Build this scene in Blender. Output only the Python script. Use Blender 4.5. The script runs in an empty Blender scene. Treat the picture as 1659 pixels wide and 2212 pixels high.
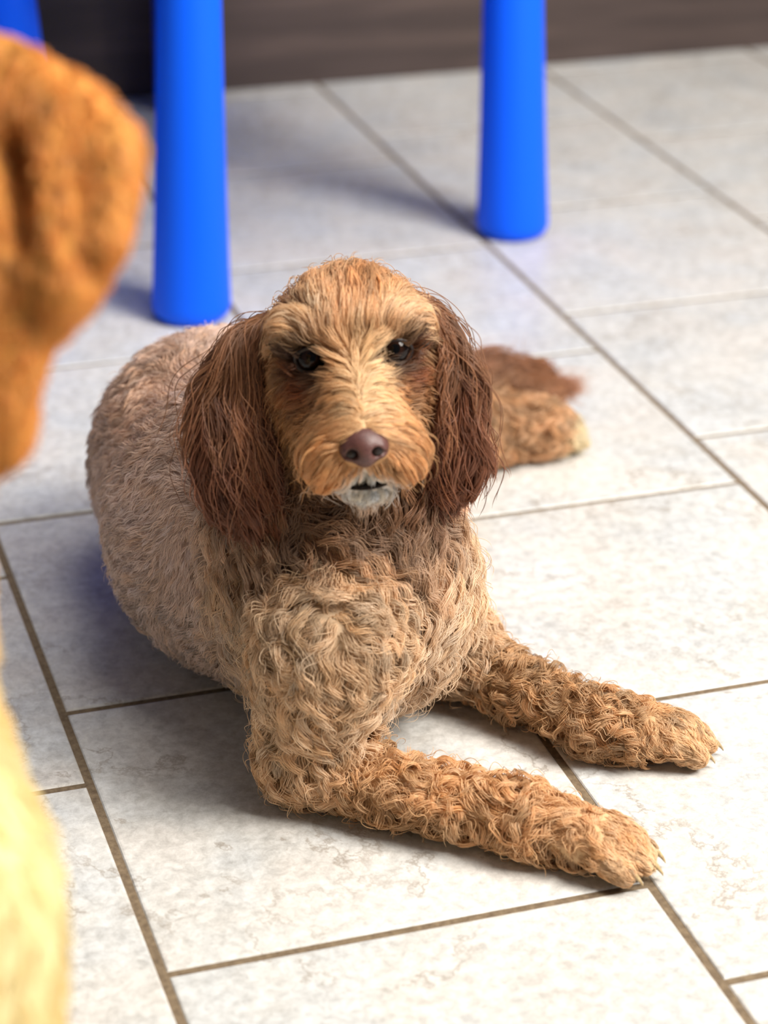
import bpy, math, random
import numpy as np
from mathutils import Matrix, Vector
from mathutils.kdtree import KDTree

rng = np.random.default_rng(7)
random.seed(7)
scene = bpy.context.scene
C = scene.collection

# ------------------------------------------------------------------ camera
IMG_W, IMG_H, FPX = 1659, 2212, 5070.2
YAW, PITCH, ROLL, CAM_Z = 0.31578, 0.45567, 0.008615, 0.8498
_c, _s = math.cos, math.sin
FWD = np.array([_s(YAW) * _c(PITCH), _c(YAW) * _c(PITCH), -_s(PITCH)])
_r0 = np.array([_c(YAW), -_s(YAW), 0.0]); _u0 = np.cross(_r0, FWD)
RIGHT = _c(ROLL) * _r0 + _s(ROLL) * _u0
UP = -_s(ROLL) * _r0 + _c(ROLL) * _u0
CAM = np.array([0, 0, CAM_Z])
cam_data = bpy.data.cameras.new('camera')
cam = bpy.data.objects.new('camera', cam_data); C.objects.link(cam)
cam.matrix_world = Matrix([[RIGHT[i], UP[i], -FWD[i], CAM[i]] for i in range(3)] + [[0, 0, 0, 1]])
cam_data.sensor_fit = 'VERTICAL'; cam_data.sensor_height = 24.0; cam_data.sensor_width = 18.0
cam_data.lens = FPX / IMG_H * 24.0
cam_data.clip_start = 0.05
cam_data.dof.use_dof = True
cam_data.dof.focus_distance = 1.545
cam_data.dof.aperture_fstop = cam_data.lens * 1e-3 / 0.018
cam_data.dof.aperture_blades = 0
scene.camera = cam

# ------------------------------------------------------------------ world, lights, exposure
world = bpy.data.worlds.new('room_light'); scene.world = world; world.use_nodes = True
bg = world.node_tree.nodes['Background']
bg.inputs['Color'].default_value = (0.80, 0.86, 1.0, 1); bg.inputs['Strength'].default_value = 0.15

def area_light(name, loc, target, size, size_y, power, color):
    d = bpy.data.lights.new(name, 'AREA'); d.shape = 'RECTANGLE'; d.size = size; d.size_y = size_y
    d.energy = power; d.color = color
    o = bpy.data.objects.new(name, d); C.objects.link(o); o.location = loc
    o.rotation_euler = (Vector(target) - Vector(loc)).to_track_quat('-Z', 'Y').to_euler()
    return o
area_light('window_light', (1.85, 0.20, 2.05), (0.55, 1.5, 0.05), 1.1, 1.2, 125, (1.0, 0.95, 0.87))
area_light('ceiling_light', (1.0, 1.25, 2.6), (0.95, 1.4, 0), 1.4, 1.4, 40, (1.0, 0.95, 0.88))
vs = scene.view_settings
vs.view_transform = 'Standard'; vs.look = 'None'; vs.exposure = 0.03; vs.gamma = 1.0; vs.use_curve_mapping = False
scene.cycles.max_bounces = 5; scene.cycles.transparent_max_bounces = 4; scene.cycles.transmission_bounces = 3
scene.cycles.glossy_bounces = 2; scene.cycles.diffuse_bounces = 3
scene.cycles.caustics_reflective = False; scene.cycles.caustics_refractive = False
scene.cycles.use_adaptive_sampling = True; scene.cycles.adaptive_threshold = 0.08
scene.cycles_curves.shape = 'RIBBONS'; scene.cycles_curves.subdivisions = 2

# ------------------------------------------------------------------ helpers
def lin(c):
    c = np.asarray(c, float) / 255.0
    return np.where(c <= 0.04045, c / 12.92, ((c + 0.055) / 1.055) ** 2.4)

def at_z(x, y, z=0.0):
    d = ((x - IMG_W / 2) / FPX) * RIGHT - ((y - IMG_H / 2) / FPX) * UP + FWD
    return CAM + d * (z - CAM_Z) / d[2]

def at_d(x, y, D):
    return CAM + (((x - IMG_W / 2) / FPX) * RIGHT - ((y - IMG_H / 2) / FPX) * UP + FWD) * D

def tag(o, label=None, cat=None, group=None, kind=None):
    if label: o['label'] = label
    if cat: o['category'] = cat
    if group: o['group'] = group
    if kind: o['kind'] = kind
    return o

def empty(name, loc):
    o = bpy.data.objects.new(name, None); o.empty_display_size = 0.05
    C.objects.link(o); o.location = loc
    return o

def world_of(o):
    m = o.matrix_basis
    if o.parent is not None: m = world_of(o.parent) @ o.matrix_parent_inverse @ m
    return m

def adopt(child, parent):
    child.parent = parent
    child.matrix_parent_inverse = world_of(parent).inverted()
    return child

def mesh_obj(name, verts, faces, mat, parent=None, smooth=True):
    me = bpy.data.meshes.new(name)
    me.from_pydata([tuple(map(float, v)) for v in verts], [], [tuple(map(int, f)) for f in faces])
    me.update()
    if smooth: me.polygons.foreach_set('use_smooth', [True] * len(me.polygons))
    if mat: me.materials.append(mat)
    o = bpy.data.objects.new(name, me); C.objects.link(o)
    if parent: adopt(o, parent)
    return o

def new_mat(name):
    m = bpy.data.materials.new(name); m.use_nodes = True
    nt = m.node_tree
    return m, nt, nt.nodes['Principled BSDF']

def node(nt, kind, **kw):
    n = nt.nodes.new(kind)
    for k, v in kw.items():
        if k.startswith('in_'): n.inputs[k[3:].replace('_', ' ')].default_value = v
        else: setattr(n, k, v)
    return n

def ramp(nt, stops):
    n = nt.nodes.new('ShaderNodeValToRGB'); e = n.color_ramp.elements
    while len(e) < len(stops): e.new(0.5)
    for el, (p, col) in zip(e, stops): el.position = p; el.color = (*col, 1)
    return n

# ------------------------------------------------------------------ materials of the setting
def tile_material():
    m, nt, b = new_mat('stone_tile'); L = nt.links
    tc = node(nt, 'ShaderNodeTexCoord'); oi = node(nt, 'ShaderNodeObjectInfo')
    geo = node(nt, 'ShaderNodeNewGeometry')
    off = node(nt, 'ShaderNodeVectorMath', operation='MULTIPLY_ADD')
    comb = node(nt, 'ShaderNodeCombineXYZ')
    for i in range(3): L.new(oi.outputs['Random'], comb.inputs[i])
    L.new(comb.outputs[0], off.inputs[0]); off.inputs[1].default_value = (37, 53, 11); L.new(geo.outputs['Position'], off.inputs[2])
    big = node(nt, 'ShaderNodeTexNoise', in_Scale=7.0, in_Detail=8.0, in_Roughness=0.62, in_Distortion=0.5)
    fine = node(nt, 'ShaderNodeTexNoise', in_Scale=110.0, in_Detail=9.0, in_Roughness=0.78, in_Distortion=0.3)
    tint = node(nt, 'ShaderNodeTexNoise', in_Scale=14.0, in_Detail=3.0, in_Roughness=0.5)
    for n in (big, fine, tint): L.new(off.outputs[0], n.inputs['Vector'])
    r1 = ramp(nt, [(0.25, lin((180, 179, 177))), (0.48, lin((203, 202, 200))), (0.72, lin((224, 224, 223)))])
    L.new(big.outputs['Fac'], r1.inputs[0])
    r2 = ramp(nt, [(0.32, lin((140, 137, 133))), (0.5, lin((202, 201, 198))), (0.64, lin((236, 236, 235)))])
    L.new(fine.outputs['Fac'], r2.inputs[0])
    mx = node(nt, 'ShaderNodeMix', data_type='RGBA', blend_type='MIX'); mx.inputs[0].default_value = 0.55
    L.new(r1.outputs[0], mx.inputs[6]); L.new(r2.outputs[0], mx.inputs[7])
    # warm / cool clouds
    rt = ramp(nt, [(0.35, (0.95, 0.975, 1.0)), (0.52, (1, 0.995, 0.98)), (0.66, (1.0, 0.97, 0.94))])
    L.new(tint.outputs['Fac'], rt.inputs[0])
    mt = node(nt, 'ShaderNodeMix', data_type='RGBA', blend_type='MULTIPLY'); mt.inputs[0].default_value = 1
    L.new(mx.outputs[2], mt.inputs[6]); L.new(rt.outputs[0], mt.inputs[7])
    # thin broken brown veins: contour of a distorted noise, masked
    vn = node(nt, 'ShaderNodeTexNoise', in_Scale=5.5, in_Detail=10.0, in_Roughness=0.64, in_Distortion=0.25)
    L.new(off.outputs[0], vn.inputs['Vector'])
    sub = node(nt, 'ShaderNodeMath', operation='SUBTRACT'); sub.inputs[1].default_value = 0.5; L.new(vn.outputs['Fac'], sub.inputs[0])
    ab = node(nt, 'ShaderNodeMath', operation='ABSOLUTE'); L.new(sub.outputs[0], ab.inputs[0])
    vr = ramp(nt, [(0.0, (1, 1, 1)), (0.003, (0.55, 0.55, 0.55)), (0.010, (0, 0, 0))]); L.new(ab.outputs[0], vr.inputs[0])
    mk = ramp(nt, [(0.42, (0, 0, 0)), (0.55, (1, 1, 1))]); 
    mn = node(nt, 'ShaderNodeTexNoise', in_Scale=11.0, in_Detail=2.0); L.new(off.outputs[0], mn.inputs['Vector']); L.new(mn.outputs['Fac'], mk.inputs[0])
    vm = node(nt, 'ShaderNodeMath', operation='MULTIPLY'); L.new(vr.outputs[0], vm.inputs[0]); L.new(mk.outputs[0], vm.inputs[1])
    vm2 = node(nt, 'ShaderNodeMath', operation='MULTIPLY'); L.new(vm.outputs[0], vm2.inputs[0]); vm2.inputs[1].default_value = 0.7
    mv = node(nt, 'ShaderNodeMix', data_type='RGBA', blend_type='MIX'); L.new(vm2.outputs[0], mv.inputs[0])
    L.new(mt.outputs[2], mv.inputs[6]); mv.inputs[7].default_value = (*lin((142, 130, 116)), 1)
    L.new(mv.outputs[2], b.inputs['Base Color'])
    rr = node(nt, 'ShaderNodeMapRange'); L.new(fine.outputs['Fac'], rr.inputs['Value'])
    rr.inputs['To Min'].default_value = 0.28; rr.inputs['To Max'].default_value = 0.46
    L.new(rr.outputs[0], b.inputs['Roughness'])
    bp = node(nt, 'ShaderNodeBump', in_Strength=0.06, in_Distance=0.004); L.new(fine.outputs['Fac'], bp.inputs['Height'])
    L.new(bp.outputs[0], b.inputs['Normal'])
    return m

def grout_material():
    m, nt, b = new_mat('grout'); L = nt.links
    geo = node(nt, 'ShaderNodeNewGeometry')
    n1 = node(nt, 'ShaderNodeTexNoise', in_Scale=220.0, in_Detail=4.0, in_Roughness=0.7); L.new(geo.outputs['Position'], n1.inputs['Vector'])
    r = ramp(nt, [(0.3, lin((92, 76, 58))), (0.7, lin((134, 116, 92)))]); L.new(n1.outputs['Fac'], r.inputs[0])
    L.new(r.outputs[0], b.inputs['Base Color']); b.inputs['Roughness'].default_value = 0.9
    bp = node(nt, 'ShaderNodeBump', in_Strength=0.5, in_Distance=0.001); L.new(n1.outputs['Fac'], bp.inputs['Height']); L.new(bp.outputs[0], b.inputs['Normal'])
    return m

def dark_wood_material():
    m, nt, b = new_mat('dark_stained_wood'); L = nt.links
    geo = node(nt, 'ShaderNodeNewGeometry')
    mp = node(nt, 'ShaderNodeMapping'); mp.inputs['Scale'].default_value = (1.2, 1.2, 14); L.new(geo.outputs['Position'], mp.inputs['Vector'])
    n1 = node(nt, 'ShaderNodeTexNoise', in_Scale=3.0, in_Detail=6.0, in_Roughness=0.6, in_Distortion=0.4); L.new(mp.outputs[0], n1.inputs['Vector'])
    r = ramp(nt, [(0.3, lin((58, 46, 44))), (0.55, lin((76, 62, 58))), (0.75, lin((92, 76, 70)))]); L.new(n1.outputs['Fac'], r.inputs[0])
    L.new(r.outputs[0], b.inputs['Base Color']); b.inputs['Roughness'].default_value = 0.5
    return m

def plastic_material(name, col):
    m, nt, b = new_mat(name); L = nt.links
    geo = node(nt, 'ShaderNodeNewGeometry')
    n1 = node(nt, 'ShaderNodeTexNoise', in_Scale=350.0, in_Detail=2.0); L.new(geo.outputs['Position'], n1.inputs['Vector'])
    bp = node(nt, 'ShaderNodeBump', in_Strength=0.08, in_Distance=0.0006); L.new(n1.outputs['Fac'], bp.inputs['Height']); L.new(bp.outputs[0], b.inputs['Normal'])
    b.inputs['Base Color'].default_value = (*lin(col), 1); b.inputs['Roughness'].default_value = 0.5; b.inputs['Specular IOR Level'].default_value = 0.22
    return m

M_TILE, M_GROUT, M_WOOD = tile_material(), grout_material(), dark_wood_material()
M_BLUE = plastic_material('blue_plastic', (0, 96, 255))

# ------------------------------------------------------------------ floor with tiles, back wall
PITCH_T, TILE, GAP_Z = 0.31, 0.3042, 0.0012
WALL_Y = 2.890
U0 = 0.2258
COL_OFF = {c: (1.0950 if c % 2 == 0 else 0.9930) for c in range(-6, 9)}
COL_OFF.update({-1: 1.3154 - 0.31, 0: 1.0999, 1: 0.9958, 2: 1.0899})
X0, X1 = U0 - 6 * PITCH_T, U0 + 9 * PITCH_T

def box(x0, x1, y0, y1, z0, z1):
    v = [(x, y, z) for z in (z0, z1) for y in (y0, y1) for x in (x0, x1)]
    f = [(0, 2, 3, 1), (4, 5, 7, 6), (0, 1, 5, 4), (2, 6, 7, 3), (0, 4, 6, 2), (1, 3, 7, 5)]
    return v, f

floor = mesh_obj('floor', *box(X0, X1, -0.6, WALL_Y + 0.02, -0.05, -GAP_Z), M_GROUT, smooth=False)
tag(floor, 'pale grey stone-look tile floor with brown grout lines', kind='structure')

def tile_mesh():
    h = TILE / 2; b1, b2 = 0.0008, 0.0022
    rings = [(h, -0.006), (h, -0.0011), (h - b1, -0.0003), (h - b2, 0.0)]
    v, f = [], []
    for r, z in rings: v += [(-r, -r, z), (r, -r, z), (r, r, z), (-r, r, z)]
    for k in range(3):
        for j in range(4):
            a, b = k * 4 + j, k * 4 + (j + 1) % 4
            f.append((a, b, b + 4, a + 4))
    f.append((12, 13, 14, 15))
    me = bpy.data.meshes.new('tile'); me.from_pydata(v, [], f); me.update(); me.materials.append(M_TILE)
    return me
TM = tile_mesh()
_cut = {}
def cut_tile(y1):   # tile trimmed where the floor meets the wall
    key = round(y1, 4)
    if key not in _cut:
        me = TM.copy()
        for v in me.vertices:
            if v.co.y > 0: v.co.y = v.co.y - TILE / 2 + y1
        _cut[key] = me
    return _cut[key]
for col in range(-6, 9):
    xc = U0 + (col + 0.5) * PITCH_T
    y = COL_OFF[col] - 6 * PITCH_T
    while y < WALL_Y:
        yc = y + PITCH_T / 2
        top = yc + TILE / 2
        if y > -0.62 and WALL_Y - y > 0.012:
            me = TM if top < WALL_Y else cut_tile(WALL_Y - 0.001 - yc)
            o = bpy.data.objects.new('tile', me); C.objects.link(o)
            o.location = (xc, yc, random.uniform(-0.0002, 0.0002)); adopt(o, floor)
            o.location = (xc, yc, random.uniform(-0.0002, 0.0002))
        y += PITCH_T

wall = mesh_obj('wall_back', *box(X0, X1, WALL_Y, WALL_Y + 0.1, 0.0, 2.4), M_WOOD, smooth=False)
tag(wall, 'dark brown wood panelling behind the table', kind='structure')

# ------------------------------------------------------------------ blue children's table and stool
def lathe(profile, n=28, axis_top=(0, 0)):
    """profile: list of (r, z); axis leans by axis_top * z."""
    v, f = [], []
    for r, z in profile:
        for i in range(n):
            a = 2 * math.pi * i / n
            v.append((r * math.cos(a) + axis_top[0] * z, r * math.sin(a) + axis_top[1] * z, z))
    for k in range(len(profile) - 1):
        for i in range(n):
            j = (i + 1) % n
            f.append((k * n + i, k * n + j, (k + 1) * n + j, (k + 1) * n + i))
    f.append(tuple(range(n - 1, -1, -1))); f.append(tuple((len(profile) - 1) * n + i for i in range(n)))
    return v, f

def rounded_slab(w, d, z0, z1, r, n=8, b=0.012):
    def ring(inset, z):
        pts = []
        for cx, cy, a0 in ((w / 2 - r, d / 2 - r, 0), (-w / 2 + r, d / 2 - r, 90), (-w / 2 + r, -d / 2 + r, 180), (w / 2 - r, -d / 2 + r, 270)):
            for i in range(n + 1):
                a = math.radians(a0 + 90 * i / n)
                pts.append((cx + (r - inset) * math.cos(a), cy + (r - inset) * math.sin(a), z))
        return pts
    rings = [ring(b, z0), ring(b * .3, z0 + b * .3), ring(0, z0 + b), ring(0, z1 - b), ring(b * .3, z1 - b * .3), ring(b, z1)]
    m = len(rings[0]); v = [p for q in rings for p in q]; f = []
    for k in range(5):
        for i in range(m):
            j = (i + 1) % m
            f.append((k * m + i, k * m + j, (k + 1) * m + j, (k + 1) * m + i))
    f.append(tuple(range(m - 1, -1, -1))); f.append(tuple(5 * m + i for i in range(m)))
    return v, f

LEG_PROFILE = [(0.027, 0.0), (0.032, 0.001), (0.0365, 0.005), (0.0390, 0.011), (0.0392, 0.016), (0.0380, 0.04), (0.0352, 0.12), (0.0326, 0.22),
               (0.0305, 0.32), (0.0290, 0.44)]
A1 = at_z(414, 682)[:2]; B1 = at_z(1107, 503)[:2]
e = (B1 - A1); SIDE = float(np.linalg.norm(e)); e = e / SIDE; nrm = np.array([-e[1], e[0]])
LONG = 0.605
tc = A1 + e * SIDE / 2 + nrm * LONG / 2
table = empty('childrens_table', (tc[0], tc[1], 0)); table.rotation_euler = (0, 0, math.atan2(e[1], e[0]))
tag(table, 'blue plastic children\'s table with round tapered legs, standing behind the dog', 'table')
bpy.context.view_layer.update()
for sx in (-1, 1):
    for sy in (-1, 1):
        o = mesh_obj('leg', *lathe(LEG_PROFILE, 32, (-0.03 * sx, -0.01 * sy)), M_BLUE)
        o.parent = table; o.location = (sx * (SIDE / 2 - (0.026 if sy > 0 else 0)), sy * LONG / 2, 0.0002)
o = mesh_obj('table_top', *rounded_slab(SIDE + 0.09, LONG + 0.09, 0.435, 0.485, 0.12), M_BLUE); o.parent = table

st = at_z(84, 560) - 0.13 * RIGHT
stool = empty('stool', (st[0], st[1], 0)); stool.rotation_euler = (0, 0, -0.312)
tag(stool, 'blue plastic stool at the left edge beside the children\'s table', 'stool')
for i in range(4):
    a = i * math.pi / 2
    o = mesh_obj('leg', *lathe([(r * 0.95, z * 0.82) for r, z in LEG_PROFILE], 28, (-0.06 * math.cos(a), -0.06 * math.sin(a))), M_BLUE)
    o.parent = stool; o.location = (0.13 * math.cos(a), 0.13 * math.sin(a), 0.0002)
o = mesh_obj('seat', *lathe([(0.10, 0.350), (0.148, 0.353), (0.156, 0.365), (0.156, 0.383), (0.148, 0.392), (0.11, 0.390), (0.05, 0.385)], 40), M_BLUE); o.parent = stool

# ------------------------------------------------------------------ implicit surfaces for the animals
class Field:
    def __init__(self, lo, hi, vox):
        self.lo = np.array(lo, float); self.vox = vox
        self.n = np.ceil((np.array(hi) - self.lo) / vox).astype(int) + 1
        self.d = np.full(self.n, 0.2, np.float32)
        self.prims = []
    def _sub(self, lo, hi):
        i0 = np.clip(np.floor((lo - self.lo) / self.vox).astype(int), 0, self.n); i1 = np.clip(np.ceil((hi - self.lo) / self.vox).astype(int) + 1, 0, self.n)
        if np.any(i1 <= i0): return None
        ax = [self.lo[a] + self.vox * np.arange(i0[a], i1[a]) for a in range(3)]
        P = np.stack(np.meshgrid(*ax, indexing='ij'), -1)
        return tuple(slice(i0[a], i1[a]) for a in range(3)), P
    @staticmethod
    def cone_d(P, a, b, ra, rb):
        ab = b - a; L2 = ab @ ab
        t = np.clip(((P - a) @ ab) / L2, 0, 1)
        return np.linalg.norm(P - a - t[..., None] * ab, axis=-1) - (ra + (rb - ra) * t)
    @staticmethod
    def ell_d(P, c, r, axes):
        q = (P - c) @ axes.T
        k0 = np.linalg.norm(q / r, axis=-1); k1 = np.linalg.norm(q / (r * r), axis=-1)
        return k0 * (k0 - 1) / np.maximum(k1, 1e-6)
    def _merge(self, s, d, k, carve):
        cur = self.d[s]
        if carve: d = -d; h = np.clip(0.5 - 0.5 * (cur - d) / k, 0, 1); self.d[s] = cur + (d - cur) * h + k * h * (1 - h)
        else: h = np.clip(0.5 + 0.5 * (cur - d) / k, 0, 1); self.d[s] = cur + (d - cur) * h - k * h * (1 - h)
    def cone(self, a, b, ra, rb, k=0.02, tag=None, carve=False):
        a, b = np.array(a, float), np.array(b, float); m = max(ra, rb) + 0.05
        r = self._sub(np.minimum(a, b) - m, np.maximum(a, b) + m)
        if r: self._merge(r[0], self.cone_d(r[1], a, b, ra, rb).astype(np.float32), k, carve)
        if not carve: self.prims.append(('c', a, b, ra, rb, tag))
    def ell(self, c, r, axes=None, k=0.02, tag=None, carve=False):
        c, r = np.array(c, float), np.array(r, float); axes = np.eye(3) if axes is None else np.array(axes)
        m = r.max() + 0.05
        s = self._sub(c - m, c + m)
        if s: self._merge(s[0], self.ell_d(s[1], c, r, axes).astype(np.float32), k, carve)
        if not carve: self.prims.append(('e', c, r, axes, None, tag))
    def dists(self, P):
        return np.stack([self.cone_d(P, p[1], p[2], p[3], p[4]) if p[0] == 'c' else self.ell_d(P, p[1], p[2], p[3]) for p in self.prims], -1)
    def tag_of(self, P):
        return np.array([p[5] for p in self.prims], dtype=object)[np.argmin(self.dists(P), -1)]
    def blend(self, P, table, soft=0.006):
        """a table of values per region, blended smoothly where regions meet"""
        d = self.dists(P); w = np.exp(-(d - d.min(-1, keepdims=True)) / soft); w /= w.sum(-1, keepdims=True)
        return w @ np.array([table[p[5]] for p in self.prims], float)
    def finish(self):
        self.g = np.stack(np.gradient(self.d, self.vox), -1).astype(np.float32)
        return self
    def _w(self, P):
        q = (P - self.lo) / self.vox; q = np.clip(q, 0, self.n - 1.001); i = q.astype(int); return i, (q - i)
    def sample(self, P):
        i, f = self._w(P); d = 0; g = 0
        for dx in (0, 1):
            wx = f[:, 0] if dx else 1 - f[:, 0]
            for dy in (0, 1):
                wy = wx * (f[:, 1] if dy else 1 - f[:, 1])
                for dz in (0, 1):
                    w = wy * (f[:, 2] if dz else 1 - f[:, 2])
                    ix = (i[:, 0] + dx, i[:, 1] + dy, i[:, 2] + dz)
                    d = d + w * self.d[ix]; g = g + w[:, None] * self.g[ix]
        return d, g / np.maximum(np.linalg.norm(g, axis=1, keepdims=True), 1e-6)
    def mesh(self):
        """naive surface nets"""
        D = self.d; s = D < 0; n = self.n
        c = [s[dx:n[0] - 1 + dx, dy:n[1] - 1 + dy, dz:n[2] - 1 + dz] for dx in (0, 1) for dy in (0, 1) for dz in (0, 1)]
        cnt = sum(x.astype(np.int8) for x in c)
        act = (cnt > 0) & (cnt < 8)
        idx = np.full(act.shape, -1, np.int64); cells = np.argwhere(act); idx[act] = np.arange(len(cells))
        acc = np.zeros((len(cells), 3)); w = np.zeros(len(cells))
        corners = [np.array((dx, dy, dz)) for dx in (0, 1) for dy in (0, 1) for dz in (0, 1)]
        vals = [D[tuple((cells + k).T)] for k in corners]
        for i in range(8):
            for j in range(i + 1, 8):
                if np.abs(corners[i] - corners[j]).sum() != 1: continue
                x = (vals[i] < 0) != (vals[j] < 0)
                t = vals[i][x] / (vals[i][x] - vals[j][x])
                acc[x] += corners[i] + t[:, None] * (corners[j] - corners[i]); w[x] += 1
        V = self.lo + self.vox * (cells + acc / w[:, None])
        F = []
        for a in range(3):
            b, e_ = (a + 1) % 3, (a + 2) % 3
            sl0 = [slice(1, n[k] - 1) for k in range(3)]; sl1 = list(sl0)
            sl0[a] = slice(0, n[a] - 1); sl1[a] = slice(1, n[a])
            x0, x1 = s[tuple(sl0)], s[tuple(sl1)]
            for cond, flip in ((x0 & ~x1, False), (~x0 & x1, True)):
                q = np.argwhere(cond); 
                off = np.ones(3, int); off[a] = 0; q = q + off
                ob = np.zeros(3, int); ob[b] = 1; oe = np.zeros(3, int); oe[e_] = 1
                quad = [idx[tuple((q - ob - oe).T)], idx[tuple((q - oe).T)], idx[tuple(q.T)], idx[tuple((q - ob).T)]]
                F.append(np.stack(quad if not flip else quad[::-1], -1))
        return V, np.concatenate(F)

def fast_mesh(name, V, F, mat, parent):
    me = bpy.data.meshes.new(name)
    me.vertices.add(len(V)); me.vertices.foreach_set('co', V.astype(np.float32).ravel())
    me.loops.add(4 * len(F)); me.loops.foreach_set('vertex_index', F.astype(np.int32).ravel())
    me.polygons.add(len(F)); me.polygons.foreach_set('loop_start', np.arange(0, 4 * len(F), 4, dtype=np.int32))
    me.update(calc_edges=True); me.validate()
    me.polygons.foreach_set('use_smooth', np.ones(len(me.polygons), bool))
    me.materials.append(mat)
    o = bpy.data.objects.new(name, me); C.objects.link(o)
    if parent: adopt(o, parent)
    return o

def set_colors(o, col):
    at = o.data.attributes.new('coat', 'FLOAT_COLOR', 'POINT')
    at.data.foreach_set('color', np.concatenate([col, np.ones((len(col), 1))], 1).astype(np.float32).ravel())

def scatter(V, F, n):
    """n points spread over the quads, by area"""
    A, B, Cc, Dd = (V[F[:, k]] for k in range(4))
    ar = np.linalg.norm(np.cross(Cc - A, Dd - B), axis=1)
    q = rng.choice(len(F), n, p=ar / ar.sum()); u, v = rng.random((2, n, 1))
    return A[q] * (1 - u) * (1 - v) + B[q] * u * (1 - v) + Cc[q] * u * v + Dd[q] * (1 - u) * v

def unit(x): return x / np.maximum(np.linalg.norm(x, axis=-1, keepdims=True), 1e-9)

def vnoise(P, scale, seed=0):
    """cheap smooth noise in -1..1 from sums of sines"""
    r = np.random.default_rng(seed); out = 0
    for k in range(5):
        d = unit(r.normal(size=3)) * scale * (0.6 + 0.9 * r.random()); out = out + np.sin(P @ d + r.random() * 6.28)
    return out / 2.4

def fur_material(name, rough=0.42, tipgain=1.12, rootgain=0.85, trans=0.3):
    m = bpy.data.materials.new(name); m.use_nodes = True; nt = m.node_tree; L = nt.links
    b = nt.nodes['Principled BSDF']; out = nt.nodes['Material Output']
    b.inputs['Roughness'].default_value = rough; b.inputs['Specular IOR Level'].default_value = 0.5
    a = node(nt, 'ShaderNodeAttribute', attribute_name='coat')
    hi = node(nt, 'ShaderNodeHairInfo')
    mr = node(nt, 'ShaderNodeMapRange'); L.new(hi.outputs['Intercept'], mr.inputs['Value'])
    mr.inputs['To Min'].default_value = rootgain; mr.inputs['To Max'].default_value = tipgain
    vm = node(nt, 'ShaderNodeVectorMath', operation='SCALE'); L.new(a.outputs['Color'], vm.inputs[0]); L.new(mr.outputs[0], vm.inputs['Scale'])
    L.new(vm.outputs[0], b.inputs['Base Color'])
    t = node(nt, 'ShaderNodeBsdfTranslucent'); L.new(vm.outputs[0], t.inputs['Color'])
    mx = node(nt, 'ShaderNodeMixShader'); mx.inputs[0].default_value = trans
    L.new(b.outputs[0], mx.inputs[1]); L.new(t.outputs[0], mx.inputs[2]); L.new(mx.outputs[0], out.inputs['Surface'])
    return m

def skin_material(name, gain=0.75):
    m, nt, b = new_mat(name); L = nt.links
    a = node(nt, 'ShaderNodeAttribute', attribute_name='coat')
    geo = node(nt, 'ShaderNodeNewGeometry')
    n1 = node(nt, 'ShaderNodeTexNoise', in_Scale=240.0, in_Detail=4.0, in_Roughness=0.7); L.new(geo.outputs['Position'], n1.inputs['Vector'])
    mr = node(nt, 'ShaderNodeMapRange'); L.new(n1.outputs['Fac'], mr.inputs['Value']); mr.inputs['To Min'].default_value = gain * 0.8; mr.inputs['To Max'].default_value = gain * 1.2
    vm = node(nt, 'ShaderNodeVectorMath', operation='SCALE'); L.new(a.outputs['Color'], vm.inputs[0]); L.new(mr.outputs[0], vm.inputs['Scale'])
    L.new(vm.outputs[0], b.inputs['Base Color']); b.inputs['Roughness'].default_value = 0.85; b.inputs['Specular IOR Level'].default_value = 0.15
    bp = node(nt, 'ShaderNodeBump', in_Strength=0.5, in_Distance=0.002); L.new(n1.outputs['Fac'], bp.inputs['Height']); L.new(bp.outputs[0], b.inputs['Normal'])
    return m

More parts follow.
